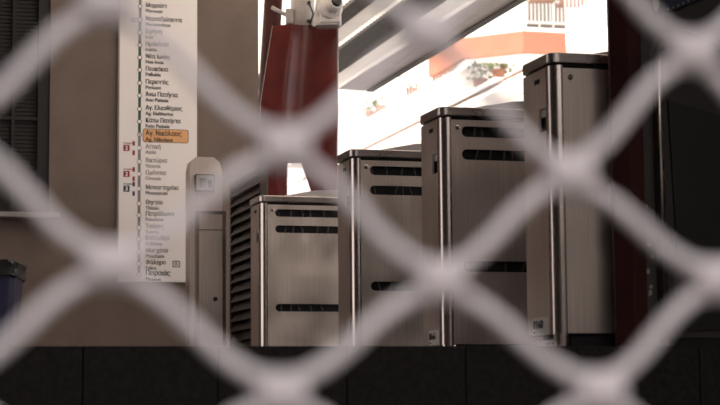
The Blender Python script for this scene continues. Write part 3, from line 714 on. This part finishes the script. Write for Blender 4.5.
prism_b = bmesh.new(); prism(prism_b, [loc2(Vector((v.x, v.y, 0))).to_2d() for v in P], zhi + 0.01, zhi + 0.14)
finish('upper_band', prism_b, 'facade', bd)
# upper balcony with white railings
zr0 = at(540, 27, 62.40).z; zr1 = at(540, 4, 62.40).z
d0 = at(524, 27, 61.76); d1 = hit(566, d0, Vector((0.97, 0.24)))
def railing(p, q, z0, z1, n):
    b = bmesh.new()
    for k in range(n + 1):
        v = loc2(Vector((p.x + (q.x - p.x) * k / n, p.y + (q.y - p.y) * k / n, 0))); box(b, v.x - 0.025, v.x + 0.025, v.y - 0.025, v.y + 0.025, z0, z1)
    a = loc2(Vector((p.x, p.y, 0))); c = loc2(Vector((q.x, q.y, 0)))
    for zz in (z0 + 0.05, z1): tube(b, [(a.x, a.y, zz), (c.x, c.y, zz)], 0.04, 6)
    return finish('railing', b, 'rail', bd)
railing(d0, d1, zr0, zr1, 11)
for k in range(3):  # dark panels stand in for the shade behind the railing
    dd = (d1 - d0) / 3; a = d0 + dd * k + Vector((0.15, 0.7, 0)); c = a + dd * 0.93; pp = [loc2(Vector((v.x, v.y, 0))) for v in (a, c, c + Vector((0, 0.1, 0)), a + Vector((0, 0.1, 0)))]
    b = bmesh.new(); prism(b, [v.to_2d() for v in pp], zr0 + 0.02, zr1 + 1.2); finish('shade_panel', b, 'jamb', bd)
e0 = at(566, 40, 59.52); e1 = hit(612, e0, Vector((0.995, -0.1)))
zq0 = at(580, 26, 59.52).z; zq1 = at(580, -2, 59.52).z
railing(e0, e1, zq0, zq1, 12)
e2 = e1 + Vector((0.3, 2.4, 0)); e3 = e0 + Vector((0.3, 2.4, 0))
b = bmesh.new(); prism(b, [loc2(Vector((v.x, v.y, 0))).to_2d() for v in (e0, e1, e2, e3)], at(580, 46, 59.52).z, zq0 - 0.02); finish('balcony_slab', b, 'facade', bd)
for x0, x1, yb in ((529, 553, 3.5), (557, 581, 8)):      # brown awnings over the balcony
    a = at(x0, yb, 60.9); c = at(x1, yb, 60.9); P = [loc2(a), loc2(c)]
    b = bmesh.new()
    loft(b, [[(p.x, p.y, p.z), (p.x, p.y, p.z + 0.12), (p.x - 0.15, p.y + 0.55, p.z + 0.75), (p.x - 0.15, p.y + 0.55, p.z + 0.60)] for p in P]); finish('awning', b, 'awn', bd)
b = bmesh.new(); g0 = fp_(400.5, 74, 0.1); g1 = fp_(391, 102, 0.1)
tube(b, [(g0.x, -0.1, g0.z), (g1.x, -0.1, g1.z)], 0.03, 6); finish('cable', b, 'beam', bd)
b = bmesh.new(); box(b, -90, 90, 30, 150, -0.14, -0.121)
struct(finish('ground_street', b, 'street'), 'grey street ground beyond the platform')
# plants on the terrace
def plant(px, py, size, label, out=0.9, z0=None):
    p = on_plane(px, py, FP - EY * out, EX); z0 = zt1 if z0 is None else z0
    e = empty('potted_plant', (p.x, p.y, z0 + 0.001)); tag(e, label, 'plant', 'plants on the terrace opposite')
    b = bmesh.new(); lathe(b, [(0.16, 0), (0.22, 0.3), (0.24, 0.32), (0.2, 0.34)], 12); finish('pot', b, 'pot', e)
    b = bmesh.new(); hgt = max(0.25, p.z - z0)
    for k in range(90):
        a = random.uniform(0, 6.28); r = size * math.sqrt(random.random()); zz = 0.34 + random.random() * size * 1.4
        c = Vector((r * math.cos(a), r * math.sin(a), zz)); s = size * 0.22
        n1 = Vector((random.uniform(-1, 1), random.uniform(-1, 1), random.uniform(-1, 1))).normalized(); n2 = n1.orthogonal().normalized()
        vs = [b.verts.new(c + v * s) for v in (n1, n2 * 0.5, -n1, -n2 * 0.5)]; b.faces.new(vs)
    finish('foliage', b, 'leaf', e)
    e.scale = (1.35, 1.35, 1.35)
plant(371, 120, 0.30, 'potted plant farthest left on the sunlit terrace')
plant(381, 113, 0.36, 'potted plant second from left on the sunlit terrace')
plant(412, 96, 0.28, 'small potted plant in the middle of the sunlit terrace')
plant(438, 80, 0.34, 'low potted plant under the salmon parapet')
plant(450, 74, 0.34, 'low potted plant right under the salmon parapet corner')
plant(480, 66, 0.45, 'leafy potted plant left of the brown shutter', z0=zt2)
plant(498, 62, 0.60, 'largest leafy green potted plant beside the brown shutter', z0=zt2)

# ================================================================== SECURITY GRILLE in front of the camera
GP = Vector((0.0, 0.93)); GT = UX
def gp(px, py): return on_plane(px, py, GP, GT)
rows = [
    [(-60, -122), (272, -110), (560, -78), (800, -48)],
    [(-225, -15), (104, 2), (424, 32), (690, 52), (905, 68)],
    [(-52, 128), (283, 146), (566, 173), (808, 192)],
    [(-240, 255), (108, 264), (438, 280), (714, 280), (950, 290)],
    [(-60, 388), (279, 393), (597, 391), (850, 388)],
    [(-250, 512), (105, 508), (440, 506), (722, 492), (960, 480)],
]
gr = empty('security_grille', (0, 0.93, -1.5), 0); tag(gr, 'out of focus pale grey wavy rod security grille in the foreground', 'grille')
go = Vector((0, 0.93, -1.5)); RR = 0.0043; off = Vector((0, 0, RR * 1.05))
def rod(top_nodes, low_nodes, first_top):             # one rod weaving between two rows of clips
    A_ = sorted([(q, 'T') for q in top_nodes] + [(q, 'L') for q in low_nodes], key=lambda k: k[0][0])
    pts = []
    P = [(gp(*q) + (-off if k == 'T' else off)) for q, k in A_]
    for p, q in zip(P[:-1], P[1:]):
        for i in range(16):
            s = i / 16; h = s - math.sin(2 * math.pi * s) / (2 * math.pi) * 0.55
            pts.append(Vector((p.x + (q.x - p.x) * s, p.y + (q.y - p.y) * s, p.z + (q.z - p.z) * h)) - go)
    pts.append(P[-1] - go)
    b = bmesh.new(); tube(b, pts, RR, 12); finish('rod', b, 'grille', gr, smooth=True)
for a, c in zip(rows[:-1], rows[1:]): rod(a, c, True)
for r in rows:
    for q in r:
        c = gp(*q); b = bmesh.new()
        tube(b, [c - go + Vector((GT.x, GT.y, 0)) * k for k in (-0.0125, -0.011, 0.011, 0.0125)], [0.0105, 0.0118, 0.0118, 0.0105], 14)
        bmesh.ops.scale(b, vec=(1, 0.75, 1), space=Matrix.Translation(-(c - go)), verts=b.verts); finish('clip', b, 'clamp', gr, smooth=False)
# guide posts that carry the grille outside the view, standing on the entrance floor
for q in ((-225, 200), (960, 200)):
    c = gp(*q) - go; b = bmesh.new(); box(b, c.x - 0.02, c.x + 0.02, c.y - 0.015, c.y + 0.015, 0.0, 2.6); finish('guide_rail', b, 'clamp', gr, bevel=0.003)
